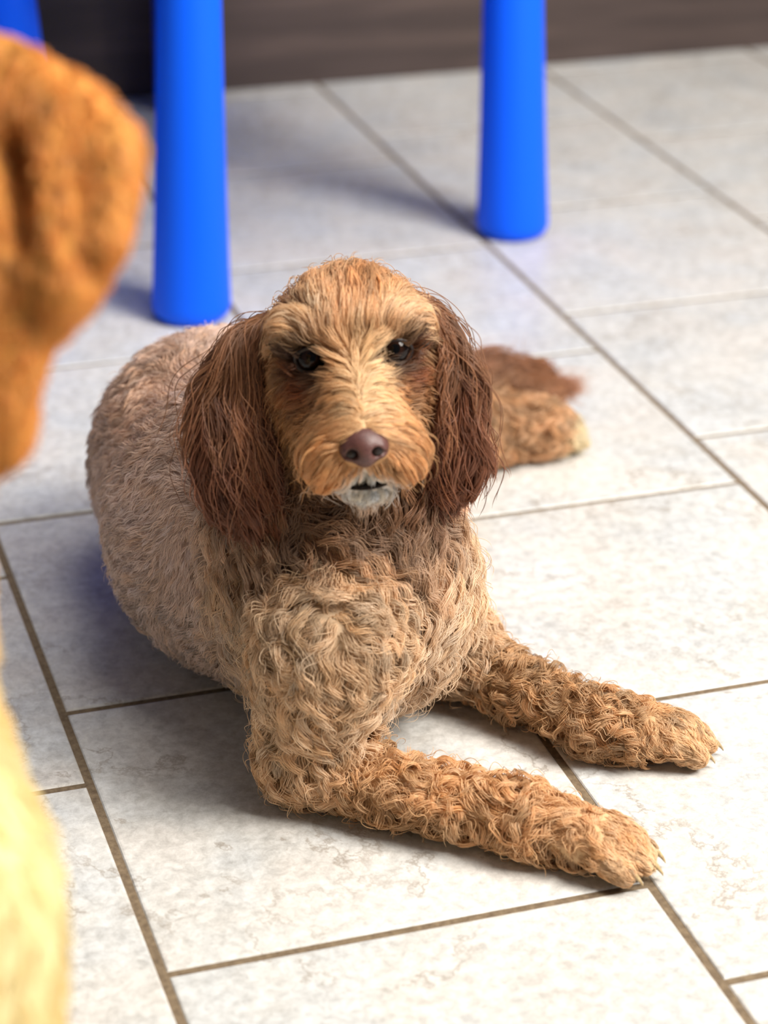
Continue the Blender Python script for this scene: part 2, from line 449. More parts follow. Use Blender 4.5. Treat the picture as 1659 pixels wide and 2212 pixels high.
def grow(roots, fields, par, K=8, n_clump=None, clump_xyz=None):
    """strands that leave the skin, follow it along the comb direction and curl in locks.
    par(P, N) -> dict of per-root arrays: length, lift, comb (n,3), curl, turns, clump, jitter"""
    body = fields[0]
    _, N = body.sample(roots)
    cl = clump_xyz
    kd = KDTree(len(cl))
    for i, p in enumerate(cl): kd.insert(p, i)
    kd.balance()
    cid = np.fromiter((kd.find(p)[1] for p in roots), int, len(roots))
    def path(P0, pr, seed):
        p = P0.copy(); pts = [p.copy()]; L = pr['length']; comb = pr['comb']
        for k in range(1, K):
            t = k / (K - 1)
            best_d, best_n = fields[0].sample(p)
            for fl in fields[1:]:
                d2, n2 = fl.sample(p); m = d2 < best_d
                best_d = np.where(m, d2, best_d); best_n = np.where(m[:, None], n2, best_n)
            step = L / (K - 1)
            h = pr['lift'] * (1 - math.exp(-3.2 * t))
            v = comb - best_n * np.sum(comb * best_n, 1, keepdims=True) * pr['stick'][:, None]
            push = np.clip((h - best_d) / step, -0.35 * pr['stick'], 1.4)
            v = unit(v + 1e-6) + best_n * push[:, None]
            p = p + unit(v) * step[:, None]
            pts.append(p.copy())
        return np.stack(pts, 1)
    prc = par(cl, body.sample(cl)[1])
    prc['lift'] = prc['lift'] * (0.55 + 0.95 * rng.random(len(cl)) ** 1.5)
    cpath = path(cl, prc, 1)
    pr = {k: v[cid] for k, v in prc.items()}
    ln = pr['length'] * (0.72 + 0.45 * rng.random(len(roots))); pr['length'] = ln
    stray = rng.random(len(roots)) < 0.035
    pr['clump'] = np.where(stray, 0.15, pr['clump']); pr['lift'] = pr['lift'] * np.where(stray, 1.7, 0.75 + 0.5 * rng.random(len(roots)))
    pr['jitter'] = np.where(stray, pr['jitter'] * 2, pr['jitter'])
    pr['comb'] = unit(pr['comb'] + pr['jitter'][:, None] * rng.normal(size=roots.shape))
    own = path(roots, pr, 2)
    t = np.linspace(0, 1, K)[None, :, None]
    # lock curl, in the lock's own frame
    n_c = len(cl)
    tang = unit(cpath[:, -1] - cpath[:, 0]); nb = unit(np.cross(tang, body.sample(cl)[1]) + 1e-6); nn = np.cross(nb, tang)
    ph = 3.1 * vnoise(cl, 70, 31) + 1.5 * rng.normal(size=n_c); om = prc['turns'] * 6.283 * (0.75 + 0.5 * rng.random(n_c)); hand = np.where(vnoise(cl, 55, 32) + 0.5 * rng.normal(size=n_c) < 0, -1, 1)
    def curl(i, amp, dph):
        a = om[i][:, None, None] * t + (ph[i] + dph)[:, None, None]
        a0 = (ph[i] + dph)[:, None, None]
        e = amp[:, None, None] * np.minimum(1, 1.6 * t)
        return e * ((np.cos(a) - np.cos(a0) * (1 - t)) * nb[i][:, None] + hand[i][:, None, None] * 0.75 * (np.sin(a) - np.sin(a0) * (1 - t)) * nn[i][:, None])
    ci = np.arange(n_c)
    cpath = cpath + curl(ci, prc['curl'], np.zeros(n_c))
    own = own + curl(cid, pr['curl'] * (0.8 + 0.4 * rng.random(len(roots))), 0.35 * rng.normal(size=len(roots)))
    w = pr['clump'][:, None, None] * np.clip(t * 1.25, 0, 1) ** 0.9
    # length along the lock matters little: pull sideways toward the lock's centre line
    tgt = cpath[cid]
    pts = own * (1 - w) + tgt * w + (own - tgt) * w * 0.12
    pts[:, :, 2] = np.maximum(pts[:, :, 2], 0.0012 + 0.001 * rng.random((len(roots), 1)))
    return pts, cid, N

def curves_obj(name, pts, col, mat, parent, rad):
    n, K, _ = pts.shape
    col = col * np.minimum(1.0, 0.84 / np.maximum(col.max(1, keepdims=True), 1e-6))
    cu = bpy.data.hair_curves.new(name); cu.add_curves([K] * n)
    cu.points.foreach_set('position', pts.astype(np.float32).ravel())
    r = cu.attributes.get('radius') or cu.attributes.new('radius', 'FLOAT', 'POINT')
    prof = np.array([1.0] * K); prof[-1] = 0.12; prof[-2] = 0.6
    rad = np.broadcast_to(rad, (n,))
    r.data.foreach_set('value', (rad[:, None] * prof[None]).astype(np.float32).ravel())
    a = cu.attributes.new('coat', 'FLOAT_COLOR', 'CURVE')
    a.data.foreach_set('color', np.concatenate([np.clip(col, 0.002, 0.98), np.ones((n, 1))], 1).astype(np.float32).ravel())
    cu.materials.append(mat)
    o = bpy.data.objects.new(name, cu); C.objects.link(o); adopt(o, parent)
    o['kind'] = 'stuff'
    return o

#DOG
# ------------------------------------------------------------------ the curly dog lying on the tiles
EYE_MID = np.array([0.3945, 1.27, 0.3045])
hf = unit(np.array([-0.25, -0.968, 0.06]))
hr = np.array([0.978, -0.205, 0.085]); hr = unit(hr - hf * (hr @ hf)); hu = np.cross(hf, hr)
HEAD_AXES = np.stack([hr, hf, hu])
def Hd(r, f, u): return EYE_MID + r * hr + f * hf + u * hu

def arm(px): return [at_z(*p) for p in px]
dogf = Field((0.12, 0.98, -0.02), (0.86, 1.95, 0.42), 0.0034)
D = dogf
# trunk
D.ell((0.386, 1.574, 0.099), (0.098, 0.100, 0.098), k=0.03, tag='torso')
D.ell((0.372, 1.450, 0.104), (0.098, 0.110, 0.102), k=0.05, tag='torso')
D.ell((0.408, 1.350, 0.106), (0.074, 0.078, 0.088), k=0.05, tag='chest')
D.cone((0.40, 1.44, 0.165), (0.405, 1.36, 0.19), 0.06, 0.055, k=0.05, tag='torso')
D.cone((0.412, 1.325, 0.115), (0.402, 1.325, 0.165), 0.060, 0.048, k=0.05, tag='chest')
D.cone((0.400, 1.322, 0.158), Hd(0, -0.065, -0.045), 0.050, 0.042, k=0.05, tag='neck')
D.cone((0.405, 1.37, 0.175), Hd(0, -0.070, -0.035), 0.055, 0.040, k=0.04, tag='neck')
D.ell((0.438, 1.345, 0.090), (0.040, 0.045, 0.062), k=0.03, tag='chest')
# near foreleg (dog's right)
R = arm([(708, 1400, 0.115), (660, 1635, 0.029), (860, 1705, 0.026), (1130, 1765, 0.025), (1250, 1800, 0.023)])
D.cone(R[0], R[1], 0.043, 0.024, k=0.035, tag='upperarm')
D.cone(R[1], R[2], 0.0220, 0.0168, k=0.015, tag='leg')
D.cone(R[2], R[3], 0.0168, 0.0155, k=0.01, tag='leg')
D.cone(R[3], R[4], 0.0155, 0.017, k=0.01, tag='leg')
# far foreleg (dog's left)
Lg = arm([(895, 1275, 0.10), (968, 1390, 0.036), (1130, 1490, 0.027), (1280, 1560, 0.025), (1380, 1578, 0.023)])
D.cone(Lg[0], Lg[1], 0.032, 0.024, k=0.025, tag='upperarm')
D.cone(Lg[1], Lg[2], 0.0215, 0.0155, k=0.02, tag='leg')
D.cone(Lg[2], Lg[3], 0.0155, 0.0148, k=0.01, tag='leg')
D.cone(Lg[3], Lg[4], 0.0148, 0.0165, k=0.01, tag='leg')
# paws: a pad and four toes each
TOES = []
def paw(wrist, tip, w=0.021, tag='paw'):
    d = unit(tip - wrist); d = unit(np.array([d[0], d[1], 0])); s = np.array([-d[1], d[0], 0]); c = wrist * 0.65 + tip * 0.35
    D.ell(np.array([c[0], c[1], 0.019]), (0.027, w, 0.0150), np.stack([d, s, [0, 0, 1]]), k=0.012, tag=tag)
    for j, (o, fwd_) in enumerate(((-1.35, -0.008), (-0.45, 0.003), (0.45, 0.003), (1.35, -0.008))):
        b = tip + d * (fwd_ - 0.010) + s * o * 0.0158; b[2] = 0.0112
        root = tip - d * 0.034 + s * o * 0.0120; root[2] = 0.019
        D.cone(root, b, 0.0092, 0.0080, k=0.001, tag=tag)
        TOES.append((b + d * 0.0065, d, s * o))
paw(R[4], at_z(1416, 1852, 0.012)); paw(Lg[4], at_z(1538, 1590, 0.012))
# hindquarters: folded thigh, hock and the hind foot stretched out to the side
hp = [np.array([0.45, 1.60, 0.075]), np.array([0.535, 1.66, 0.055]), at_z(1060, 925, 0.03), at_z(1170, 925, 0.026)]
D.cone(hp[0], hp[1], 0.07, 0.048, k=0.04, tag='hind'); D.cone(hp[1], hp[2], 0.044, 0.026, k=0.03, tag='hind')
D.cone(hp[2], hp[3], 0.024, 0.021, k=0.01, tag='hind')
paw(hp[3], at_z(1232, 925, 0.012), 0.022, tag='hindpaw')
# tail curled round the hind foot
tl = [np.array([0.43, 1.655, 0.085]), np.array([0.52, 1.735, 0.055]), at_z(1060, 845, 0.045), at_z(1150, 848, 0.035)]
D.cone(tl[0], tl[1], 0.03, 0.024, k=0.03, tag='tail'); D.cone(tl[1], tl[2], 0.024, 0.023, k=0.015, tag='tail'); D.cone(tl[2], tl[3], 0.023, 0.016, k=0.01, tag='tail')
# head
A_ = HEAD_AXES
D.ell(Hd(0, -0.054, -0.010), (0.0465, 0.058, 0.040), A_, k=0.02, tag='skull')
D.ell(Hd(0.0, -0.034, 0.012), (0.034, 0.034, 0.026), A_, k=0.02, tag='skull')
for sg in (-1, 1):
    D.ell(Hd(0.027 * sg, -0.016, 0.0145), (0.019, 0.015, 0.009), A_, k=0.012, tag='brow')
    D.ell(Hd(0.033 * sg, -0.038, -0.032), (0.016, 0.030, 0.034), A_, k=0.025, tag='cheek')
    D.ell(Hd(0.0175 * sg, 0.036, -0.049), (0.0165, 0.026, 0.017), A_, k=0.012, tag='muzzle')
D.cone(Hd(0, -0.02, -0.018), Hd(0, 0.050, -0.034), 0.030, 0.0165, k=0.02, tag='bridge')
D.cone(Hd(0, -0.02, -0.052), Hd(0, 0.036, -0.071), 0.026, 0.0125, k=0.012, tag='jaw')
for sg in (-1, 1):
    D.ell(Hd(0.0260 * sg, 0.0, 0.0), (0.0135, 0.012, 0.0105), A_, k=0.006, carve=True)
D.cone(Hd(-0.020, 0.055, -0.0665), Hd(0.020, 0.055, -0.0665), 0.0022, 0.0022, k=0.004, carve=True)
D.finish()
DV, DF = D.mesh()

# ears: flaps of leather that hang beside the cheeks
EARS = []
for sg in (-1, 1):
    if sg < 0: pts = [Hd(-0.036, -0.058, 0.004), Hd(-0.057, -0.050, -0.006), Hd(-0.069, -0.040, -0.040), Hd(-0.066, -0.028, -0.082)]
    else: pts = [Hd(0.034, -0.058, 0.006), Hd(0.046, -0.052, -0.002), Hd(0.051, -0.042, -0.034), Hd(0.052, -0.036, -0.078)]
    f = Field(np.min(pts, 0) - 0.05, np.max(pts, 0) + 0.05, 0.003)
    side = unit(hf * 0.55 + hr * 0.75 * sg) if sg < 0 else unit(hf * 0.75 + hr * 0.5)
    for a, b, ra, rb in ((0, 1, 0.014, 0.022), (1, 2, 0.022, 0.032), (2, 3, 0.032, 0.030)) if sg < 0 else ((0, 1, 0.014, 0.020), (1, 2, 0.020, 0.027), (2, 3, 0.027, 0.025)):
        for q in np.linspace(0, 1, 4):
            c = pts[a] * (1 - q) + pts[b] * q; r = ra + (rb - ra) * q
            up = unit(pts[b] - pts[a]); w = unit(side - up * (side @ up)); n = np.cross(up, w)
            f.ell(c, (r, r * 0.95, 0.008), np.stack([w, up, n]), k=0.008, tag='ear')
    f.finish(); EARS.append((sg, pts, f))

dog = empty('dog', (0.40, 1.42, 0.0))
tag(dog, 'curly apricot-brown dog with long wavy ears lying on the tiles facing the camera', 'dog')
M_SKIN = skin_material('dog_skin'); M_FUR = fur_material('dog_fur'); M_EARFUR = fur_material('ear_fur', 0.42, 1.15, 0.8)

COAT = {k: lin(v) for k, v in dict(torso=(240, 215, 200), chest=(243, 214, 182), neck=(142, 96, 66), upperarm=(238, 206, 170), leg=(215, 174, 130), paw=(222, 184, 142),
    hind=(212, 170, 130), hindpaw=(230, 198, 160), tail=(156, 108, 78), skull=(212, 168, 126), brow=(234, 197, 156), cheek=(212, 166, 120), bridge=(218, 174, 128),
    muzzle=(212, 162, 112), jaw=(208, 160, 114), ear=(132, 84, 60)).items()}
def coat_color(P, tags):
    col = D.blend(P, COAT)
    q = (P - EYE_MID) @ HEAD_AXES.T
    head = np.isin(tags.astype(str), ['skull', 'brow', 'cheek', 'bridge', 'muzzle', 'jaw'])
    def mixin(w, c): 
        nonlocal col
        w = (np.clip(w, 0, 1) * head)[:, None]; col = col * (1 - w) + lin(c) * w
    # white chin and lip under the nose
    mixin(1.6 - np.linalg.norm((q - [0, 0.044, -0.0705]) / [0.021, 0.028, 0.0105], axis=1), (250, 247, 242))
    mixin(1.5 - np.linalg.norm((q - [0, 0.056, -0.0565]) / [0.012, 0.018, 0.006], axis=1), (246, 240, 232))
    mixin(1.5 - np.linalg.norm((q - [0.005, 0.014, -0.018]) / [0.011, 0.05, 0.028], axis=1), (240, 208, 164))
    for sg in (-1, 1): mixin(0.8 * (1.4 - np.linalg.norm((q - [0.020 * sg, -0.01, 0.022]) / [0.013, 0.03, 0.008], axis=1)), (242, 212, 174))
    # russet stain below and around the eyes
    for sg in (-1, 1):
        mixin(1.35 - np.linalg.norm((q - [0.030 * sg, 0.004, -0.014]) / [0.0115, 0.03, 0.018], axis=1), (140, 84, 50))
        mixin(2.15 - np.linalg.norm((q - [0.0260 * sg, 0.0, 0.0]) / [0.0095, 0.03, 0.0075], axis=1), (58, 34, 24))
    # darker forehead blaze
    mixin(0.8 * (1.3 - np.linalg.norm((q - [0.012, -0.02, 0.035]) / [0.012, 0.04, 0.022], axis=1)), (196, 146, 100))
    # white toes
    toe = np.array(tags == 'hindpaw') * np.clip((P[:, 0] - 0.692) / 0.02, 0, 1) * 0.9
    toe = toe + np.array(tags == 'paw') * np.clip(1.2 - np.linalg.norm(P - at_z(1425, 1868, 0.008), axis=1) / 0.016, 0, 1) * 0.8
    col = col * (1 - toe[:, None]) + lin((240, 225, 190)) * toe[:, None]
    col = col * (1 + 0.16 * vnoise(P, 42, 21) + 0.10 * vnoise(P, 110, 22))[:, None]
    # russet saddle patch on the flank
    sad = np.array(tags == 'torso') * np.clip(1.5 - np.linalg.norm((P - np.array([0.33, 1.53, 0.17])) / [0.05, 0.09, 0.05], axis=1), 0, 1) * 0.45
    col = col * (1 - sad[:, None]) + lin((206, 156, 112)) * sad[:, None]
    return col

body = fast_mesh('body', DV, DF, M_SKIN, dog)
set_colors(body, coat_color(DV, D.tag_of(DV)))

STYLE = dict(  # length, lift, curl radius, turns, clump, jitter, stick
    torso=(0.0145, 0.0048, 0.0010, 0.9, 0.50, 0.24, 1.0), chest=(0.034, 0.0075, 0.0036, 1.25, 0.66, 0.12, 1.0), neck=(0.036, 0.0090, 0.0038, 1.3, 0.68, 0.14, 1.0),
    upperarm=(0.029, 0.0070, 0.0035, 1.3, 0.66, 0.14, 1.0), leg=(0.025, 0.0068, 0.0040, 1.5, 0.80, 0.18, 1.0), paw=(0.008, 0.0008, 0.0004, 0.8, 0.6, 0.2, 1.0),
    hind=(0.024, 0.006, 0.0036, 1.3, 0.7, 0.2, 1.0), hindpaw=(0.014, 0.003, 0.0018, 1, 0.7, 0.22, 1.0), tail=(0.045, 0.010, 0.002, 0.7, 0.6, 0.25, 0.8),
    skull=(0.030, 0.0052, 0.0018, 0.8, 0.65, 0.14, 1.0), brow=(0.020, 0.0042, 0.0006, 0.5, 0.55, 0.12, 1.0), cheek=(0.022, 0.0040, 0.0008, 0.5, 0.55, 0.14, 1.0),
    bridge=(0.015, 0.0022, 0.0003, 0.5, 0.5, 0.10, 1.0), muzzle=(0.028, 0.0062, 0.0010, 0.5, 0.72, 0.12, 0.9), jaw=(0.0125, 0.0045, 0.0010, 0.6, 0.65, 0.2, 0.9))
def unitv(x): return np.array(x) / np.linalg.norm(x)
dirR = unit(R[3] - R[1]); dirL = unit(Lg[3] - Lg[1])
def dog_style(P, N):
    tags = D.tag_of(P); n = len(P)
    st = D.blend(P, STYLE)
    comb = np.zeros((n, 3)); q = (P - EYE_MID) @ HEAD_AXES.T; r, f, u = q.T
    T = tags.astype(str); ts = lambda *k: np.isin(T, k)
    back = unitv((-0.1, 0.8, -0.15)); rnd = unit(rng.normal(size=(n, 3)))
    wav = np.stack([vnoise(P, 90, 1), vnoise(P, 90, 2), vnoise(P, 90, 3)], 1)
    comb[:] = np.array([0, 0, -1.0])
    m = ts('torso'); comb[m] = np.array([-0.1, 0.45, -0.85]) + 0.55 * wav[m]
    m = ts('chest', 'neck', 'upperarm'); comb[m] = np.array([0.1, -0.25, -0.9]) + 0.75 * wav[m] + 0.25 * rnd[m]
    m = ts('leg'); left = (P[:, 0] - 0.35) * 0.62 + (P[:, 1] - 1.3) * 0.78 > 0.06
    d = np.where(left[:, None], dirL, dirR); comb[m] = (0.5 * d + np.array([0, 0, -0.5]) + 0.8 * wav + 0.45 * rnd)[m]
    m = ts('paw'); comb[m] = (d + np.array([0, 0, -0.35]) + 0.25 * wav)[m]
    m = ts('hind', 'hindpaw'); comb[m] = np.array([0.8, -0.1, -0.4]) + 0.6 * wav[m] + 0.3 * rnd[m]
    m = ts('tail'); comb[m] = unit(tl[3] - tl[2]) + 0.25 * wav[m]
    # head, in its own frame
    sr = np.tanh(r / 0.008)
    loc = np.zeros((n, 3))
    m = ts('skull'); loc[m] = np.stack([r * 14, -0.55 - 8 * np.clip(u - 0.03, 0, 1), 0.8 - 22 * np.clip(u - 0.02, 0, 1) - 12 * np.abs(r) * (np.abs(r) > 0.03)], 1)[m]
    m = ts('brow'); loc[m] = np.stack([0.9 * sr * np.clip(np.abs(r) / 0.03, 0.3, 1), -0.2 + 0 * r, 0.55 - 1.1 * np.clip((np.abs(r) - 0.026) / 0.02, -0.2, 1)], 1)[m]
    m = ts('cheek'); loc[m] = np.stack([0.35 * sr, -0.45 + 0 * r, -0.8 + 0 * r], 1)[m]
    m = ts('bridge'); upw = np.clip((0.030 - f) / 0.02, -1, 1)
    loc[m] = np.stack([0.75 * sr + 0 * r, -0.5 + 0 * r, 0.35 * upw - 0.2 - 0.5 * (np.abs(r) > 0.018)], 1)[m]
    m = ts('muzzle'); loc[m] = np.stack([0.55 * sr, -0.30 + 0 * r, -0.85 + 0 * r], 1)[m]
    m = ts('jaw'); loc[m] = np.stack([0.25 * sr, -0.05 + 0 * r, -0.9 + 0 * r], 1)[m]
    hm = ts('skull', 'brow', 'cheek', 'bridge', 'muzzle', 'jaw')
    comb[hm] = (loc @ HEAD_AXES)[hm] + 0.13 * wav[hm]
    near_lip = (np.abs(r) < 0.017) & (f > 0.036) & (u < -0.042) & hm
    st[near_lip, 0] *= 0.45; st[near_lip, 1] *= 0.5
    return dict(length=st[:, 0] * (0.85 + 0.3 * rng.random(n)), lift=st[:, 1], comb=unit(comb), curl=st[:, 2], turns=st[:, 3], clump=st[:, 4], jitter=st[:, 5], stick=st[:, 6])

def make_fur(name, V, F, fields, style, colf, n, n_cl, mat, parent, rad, K=8, keep=None, var=0.2):
    roots = scatter(V, F, n); cl = scatter(V, F, n_cl)
    if keep is not None: roots = roots[keep(roots)]; cl = cl[keep(cl)]
    pts, cid, N = grow(roots, fields, style, K=K, clump_xyz=cl)
    cc = np.clip(1 + var * rng.normal(size=(len(cl), 1)), 0.68, 1.4); hue = 1 + 0.06 * rng.normal(size=(len(cl), 1)) * np.array([[-0.3, 0.2, 1.0]])
    col = colf(roots) * (cc * hue)[cid] * (1 + 0.10 * rng.normal(size=(len(roots), 1)))
    return curves_obj(name, pts, col, mat, parent, rad)

def no_eye(P):
    q = (P - EYE_MID) @ HEAD_AXES.T; ok = P[:, 2] > 0.004
    for sg in (-1, 1): ok &= np.linalg.norm((q - [0.0260 * sg, 0.0, -0.0005]) / [0.0118, 0.02, 0.0090], axis=1) > 1
    ok &= np.linalg.norm((q - [0, 0.068, -0.0365]) / [0.0145, 0.012, 0.0115], axis=1) > 1
    ok &= ~((np.abs(q[:, 0]) < 0.0150) & (q[:, 1] > 0.028) & (q[:, 2] < -0.0645) & (q[:, 2] > -0.0675))
    return ok
HEAD_TAGS = ['skull', 'brow', 'cheek', 'bridge', 'muzzle', 'jaw']
fc = DV[DF].mean(1); ft = D.tag_of(fc).astype(str)
isH = np.isin(ft, HEAD_TAGS); isC = np.isin(ft, ['leg', 'paw', 'upperarm', 'chest', 'neck', 'hind', 'hindpaw'])
cf = lambda P: coat_color(P, D.tag_of(P))
FUR = True
if FUR:
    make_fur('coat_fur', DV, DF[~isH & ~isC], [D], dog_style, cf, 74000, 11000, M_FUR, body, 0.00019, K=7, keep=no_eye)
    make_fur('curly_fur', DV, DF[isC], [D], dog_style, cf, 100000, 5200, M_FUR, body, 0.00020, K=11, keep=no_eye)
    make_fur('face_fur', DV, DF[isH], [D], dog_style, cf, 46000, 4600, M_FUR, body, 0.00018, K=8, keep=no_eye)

for sg, pts, f in EARS:
    EV, EF = f.mesh()
    ear = fast_mesh('ear', EV, EF, M_SKIN, dog)
    ear['label'] = 'long wavy dark russet ear'
    def ear_col(P):
        w = np.clip(((P - EYE_MID) @ hu + 0.022) / 0.03, 0, 1)[:, None] * 0.22
        return COAT['ear'] * (1 - w) + COAT['skull'] * w
    set_colors(ear, ear_col(EV) * 0.8)
    out = unit(hr * sg * 0.8 + hf * 0.5)
    def ear_style(P, N, sg=sg, pts=pts):
        n = len(P); u = (P - EYE_MID) @ hu
        wav = np.stack([vnoise(P, 60, 4), vnoise(P, 60, 5), vnoise(P, 60, 6)], 1)
        tgt_u = -0.126 + 0.014 * rng.random(n)
        L = np.clip(u - tgt_u, 0.03, 0.12) * (0.75 + 0.35 * rng.random(n))
        comb = -hu * 1.0 + hr * sg * np.clip((u + 0.02) * 7, -0.12, 0.4)[:, None] + 0.16 * wav
        return dict(length=L, lift=np.full(n, 0.007), comb=unit(comb), curl=0.0026 + 0.0024 * rng.random(n), turns=0.6 + L * 10, clump=np.full(n, 0.94), jitter=np.full(n, 0.07), stick=np.full(n, 0.5))
    if FUR:
        make_fur('ear_hair', EV, EF, [f, D], ear_style, ear_col, 28000, 520, M_EARFUR, ear, 0.00024, K=18, var=0.24)

# eyes, nose, mouth, claws
def sphere(c, r, axes, nu=24, nv=16):
    v, f = [], []
    for j in range(nv + 1):
        th = math.pi * j / nv
        for i in range(nu):
            a = 2 * math.pi * i / nu
            v.append(c + axes.T @ (np.array([math.sin(th) * math.cos(a), math.cos(th), math.sin(th) * math.sin(a)]) * r))
    for j in range(nv):
        for i in range(nu):
            f.append((j * nu + i, j * nu + (i + 1) % nu, (j + 1) * nu + (i + 1) % nu, (j + 1) * nu + i))
    return v, f
def eye_material():
    m, nt, b = new_mat('dark_brown_eye'); L = nt.links
    tc = node(nt, 'ShaderNodeTexCoord'); a = node(nt, 'ShaderNodeAttribute', attribute_name='iris')
    r = ramp(nt, [(0.0, (0.002, 0.002, 0.002)), (0.42, (0.002, 0.002, 0.002)), (0.5, lin((40, 22, 14))), (0.85, lin((26, 15, 11))), (0.95, lin((16, 9, 8)))])
    L.new(a.outputs['Fac'], r.inputs[0]); L.new(r.outputs[0], b.inputs['Base Color'])
    b.inputs['Roughness'].default_value = 0.08; b.inputs['Specular IOR Level'].default_value = 0.22
    return m
def rim_material():
    m, nt, b = new_mat('eyelid_skin'); L = nt.links
    geo = node(nt, 'ShaderNodeNewGeometry'); n1 = node(nt, 'ShaderNodeTexNoise', in_Scale=900.0); L.new(geo.outputs['Position'], n1.inputs['Vector'])
    r = ramp(nt, [(0.3, lin((24, 15, 13))), (0.7, lin((36, 22, 19)))]); L.new(n1.outputs['Fac'], r.inputs[0]); L.new(r.outputs[0], b.inputs['Base Color'])
    b.inputs['Roughness'].default_value = 0.45
    return m
M_EYE, M_RIM = eye_material(), rim_material()
for sg in (-1, 1):
    c = Hd(0.0258 * sg, -0.0048, 0.0)
    look = unit(CAM - c); ax2 = unit(np.cross(look, [0, 0, 1])); axes = np.stack([ax2, look, np.cross(ax2, look)])
    v, f = sphere(c, 0.0096, axes)
    o = mesh_obj('eye', v, f, M_EYE, dog)
    at = o.data.attributes.new('iris', 'FLOAT', 'POINT')
    at.data.foreach_set('value', [float(np.clip(np.linalg.norm(np.cross(unit(np.array(p) - c), look)) / 0.72 if (np.array(p) - c) @ look > 0 else 1.0, 0, 1)) for p in v])
    # lids: an almond rim round the eyeball
    vv, ff = [], []; nu, nv = 28, 8
    for i in range(nu):
        a = 2 * math.pi * i / nu
        cx = 0.0094 * math.cos(a); cz = 0.0075 * math.sin(a) - 0.0004
        fy = math.sqrt(max(0.0098 ** 2 - cx * cx - cz * cz, 0)) if cx * cx + cz * cz < 0.0098 ** 2 else 0
        cc_ = np.array([cx, fy * 0.9, cz])
        for j in range(nv):
            b = 2 * math.pi * j / nv; rr = 0.0012
            radial = np.array([math.cos(a), 0, math.sin(a)])
            vv.append(c + A_.T @ (cc_ + radial * rr * (1.2 * math.cos(b) + 0.5) + np.array([0, 1, 0]) * rr * math.sin(b)))
    for i in range(nu):
        for j in range(nv):
            ff.append((i * nv + j, ((i + 1) % nu) * nv + j, ((i + 1) % nu) * nv + (j + 1) % nv, i * nv + (j + 1) % nv))
    adopt_o = mesh_obj('eyelid', vv, ff, M_RIM, o)

def nose_material():
    m, nt, b = new_mat('brown_nose_leather'); L = nt.links
    geo = node(nt, 'ShaderNodeNewGeometry'); n1 = node(nt, 'ShaderNodeTexVoronoi', in_Scale=1500.0); L.new(geo.outputs['Position'], n1.inputs['Vector'])
    r = ramp(nt, [(0.1, lin((104, 66, 60))), (0.8, lin((76, 46, 43)))]); L.new(n1.outputs['Distance'], r.inputs[0]); L.new(r.outputs[0], b.inputs['Base Color'])
    b.inputs['Roughness'].default_value = 0.42
    bp = node(nt, 'ShaderNodeBump', in_Strength=0.25, in_Distance=0.0004); L.new(n1.outputs['Distance'], bp.inputs['Height']); L.new(bp.outputs[0], b.inputs['Normal'])
    return m
nf = Field(Hd(0, 0.062, -0.0365) - 0.03, Hd(0, 0.062, -0.0365) + 0.03, 0.0008)
nf.ell(Hd(0, 0.060, -0.0340), (0.0140, 0.0125, 0.0102), A_, k=0.004)
nf.ell(Hd(0, 0.0655, -0.0380), (0.0085, 0.0085, 0.0095), A_, k=0.004)
for sg in (-1, 1):
    nf.ell(Hd(0.0090 * sg, 0.0625, -0.0370), (0.0058, 0.0085, 0.0066), A_, k=0.003)
for sg in (-1, 1):
    nf.ell(Hd(0.0073 * sg, 0.0725, -0.0370), (0.0037, 0.0068, 0.0034), A_, k=0.001, carve=True)
    nf.cone(Hd(0.0085 * sg, 0.0715, -0.0373), Hd(0.0150 * sg, 0.066, -0.0397), 0.0020, 0.0010, k=0.001, carve=True)
nf.cone(Hd(0, 0.0755, -0.0400), Hd(0, 0.071, -0.0510), 0.0009, 0.0009, k=0.0010, carve=True)
nf.finish(); NV, NF = nf.mesh()
nose = fast_mesh('nose', NV, NF, nose_material(), dog); nose['label'] = 'brown leathery nose'
for sg in (-1, 1):
    v, f = sphere(Hd(0.0074 * sg, 0.0672, -0.0372), 1.0, A_ * np.array([[0.0040], [0.0030], [0.0038]]), 14, 8)
    mesh_obj('nostril_shade', v, f, M_RIM, nose)  # dark plug in the carved hole; its inner shade is put into the colour
mv, mf = sphere(Hd(0, 0.046, -0.0655), 1.0, A_ * np.array([[0.0150], [0.0115], [0.0018]]), 20, 10)
mouth = mesh_obj('lip', mv, mf, M_RIM, dog)

mcl, ntc, bc = new_mat('claw_horn')
geo = node(ntc, 'ShaderNodeNewGeometry'); n1 = node(ntc, 'ShaderNodeTexNoise', in_Scale=300.0); ntc.links.new(geo.outputs['Position'], n1.inputs['Vector'])
r_ = ramp(ntc, [(0.3, lin((150, 124, 88))), (0.7, lin((196, 172, 128)))]); ntc.links.new(n1.outputs['Fac'], r_.inputs[0]); ntc.links.new(r_.outputs[0], bc.inputs['Base Color']); bc.inputs['Roughness'].default_value = 0.35
for p, d, s in TOES:
    v, f = [], []; n = 8; K = 6
    for k in range(K):
        t = k / (K - 1); c = p + d * (0.0085 * t - 0.002) + unit(s) * 0.0 + np.array([0, 0, 0.001 - 0.0075 * t * t]); rr = 0.0027 * (1 - 0.6 * t * t)
        for i in range(n):
            a = 2 * math.pi * i / n
            v.append(c + unit(s) * rr * 0.8 * math.cos(a) + np.array([0, 0, 1]) * rr * math.sin(a))
    for k in range(K - 1):
        for i in range(n): f.append((k * n + i, k * n + (i + 1) % n, (k + 1) * n + (i + 1) % n, (k + 1) * n + i))
    f.append(tuple(range(n))[::-1]); f.append(tuple((K - 1) * n + i for i in range(n)))
    mesh_obj('claw', v, f, mcl, dog)

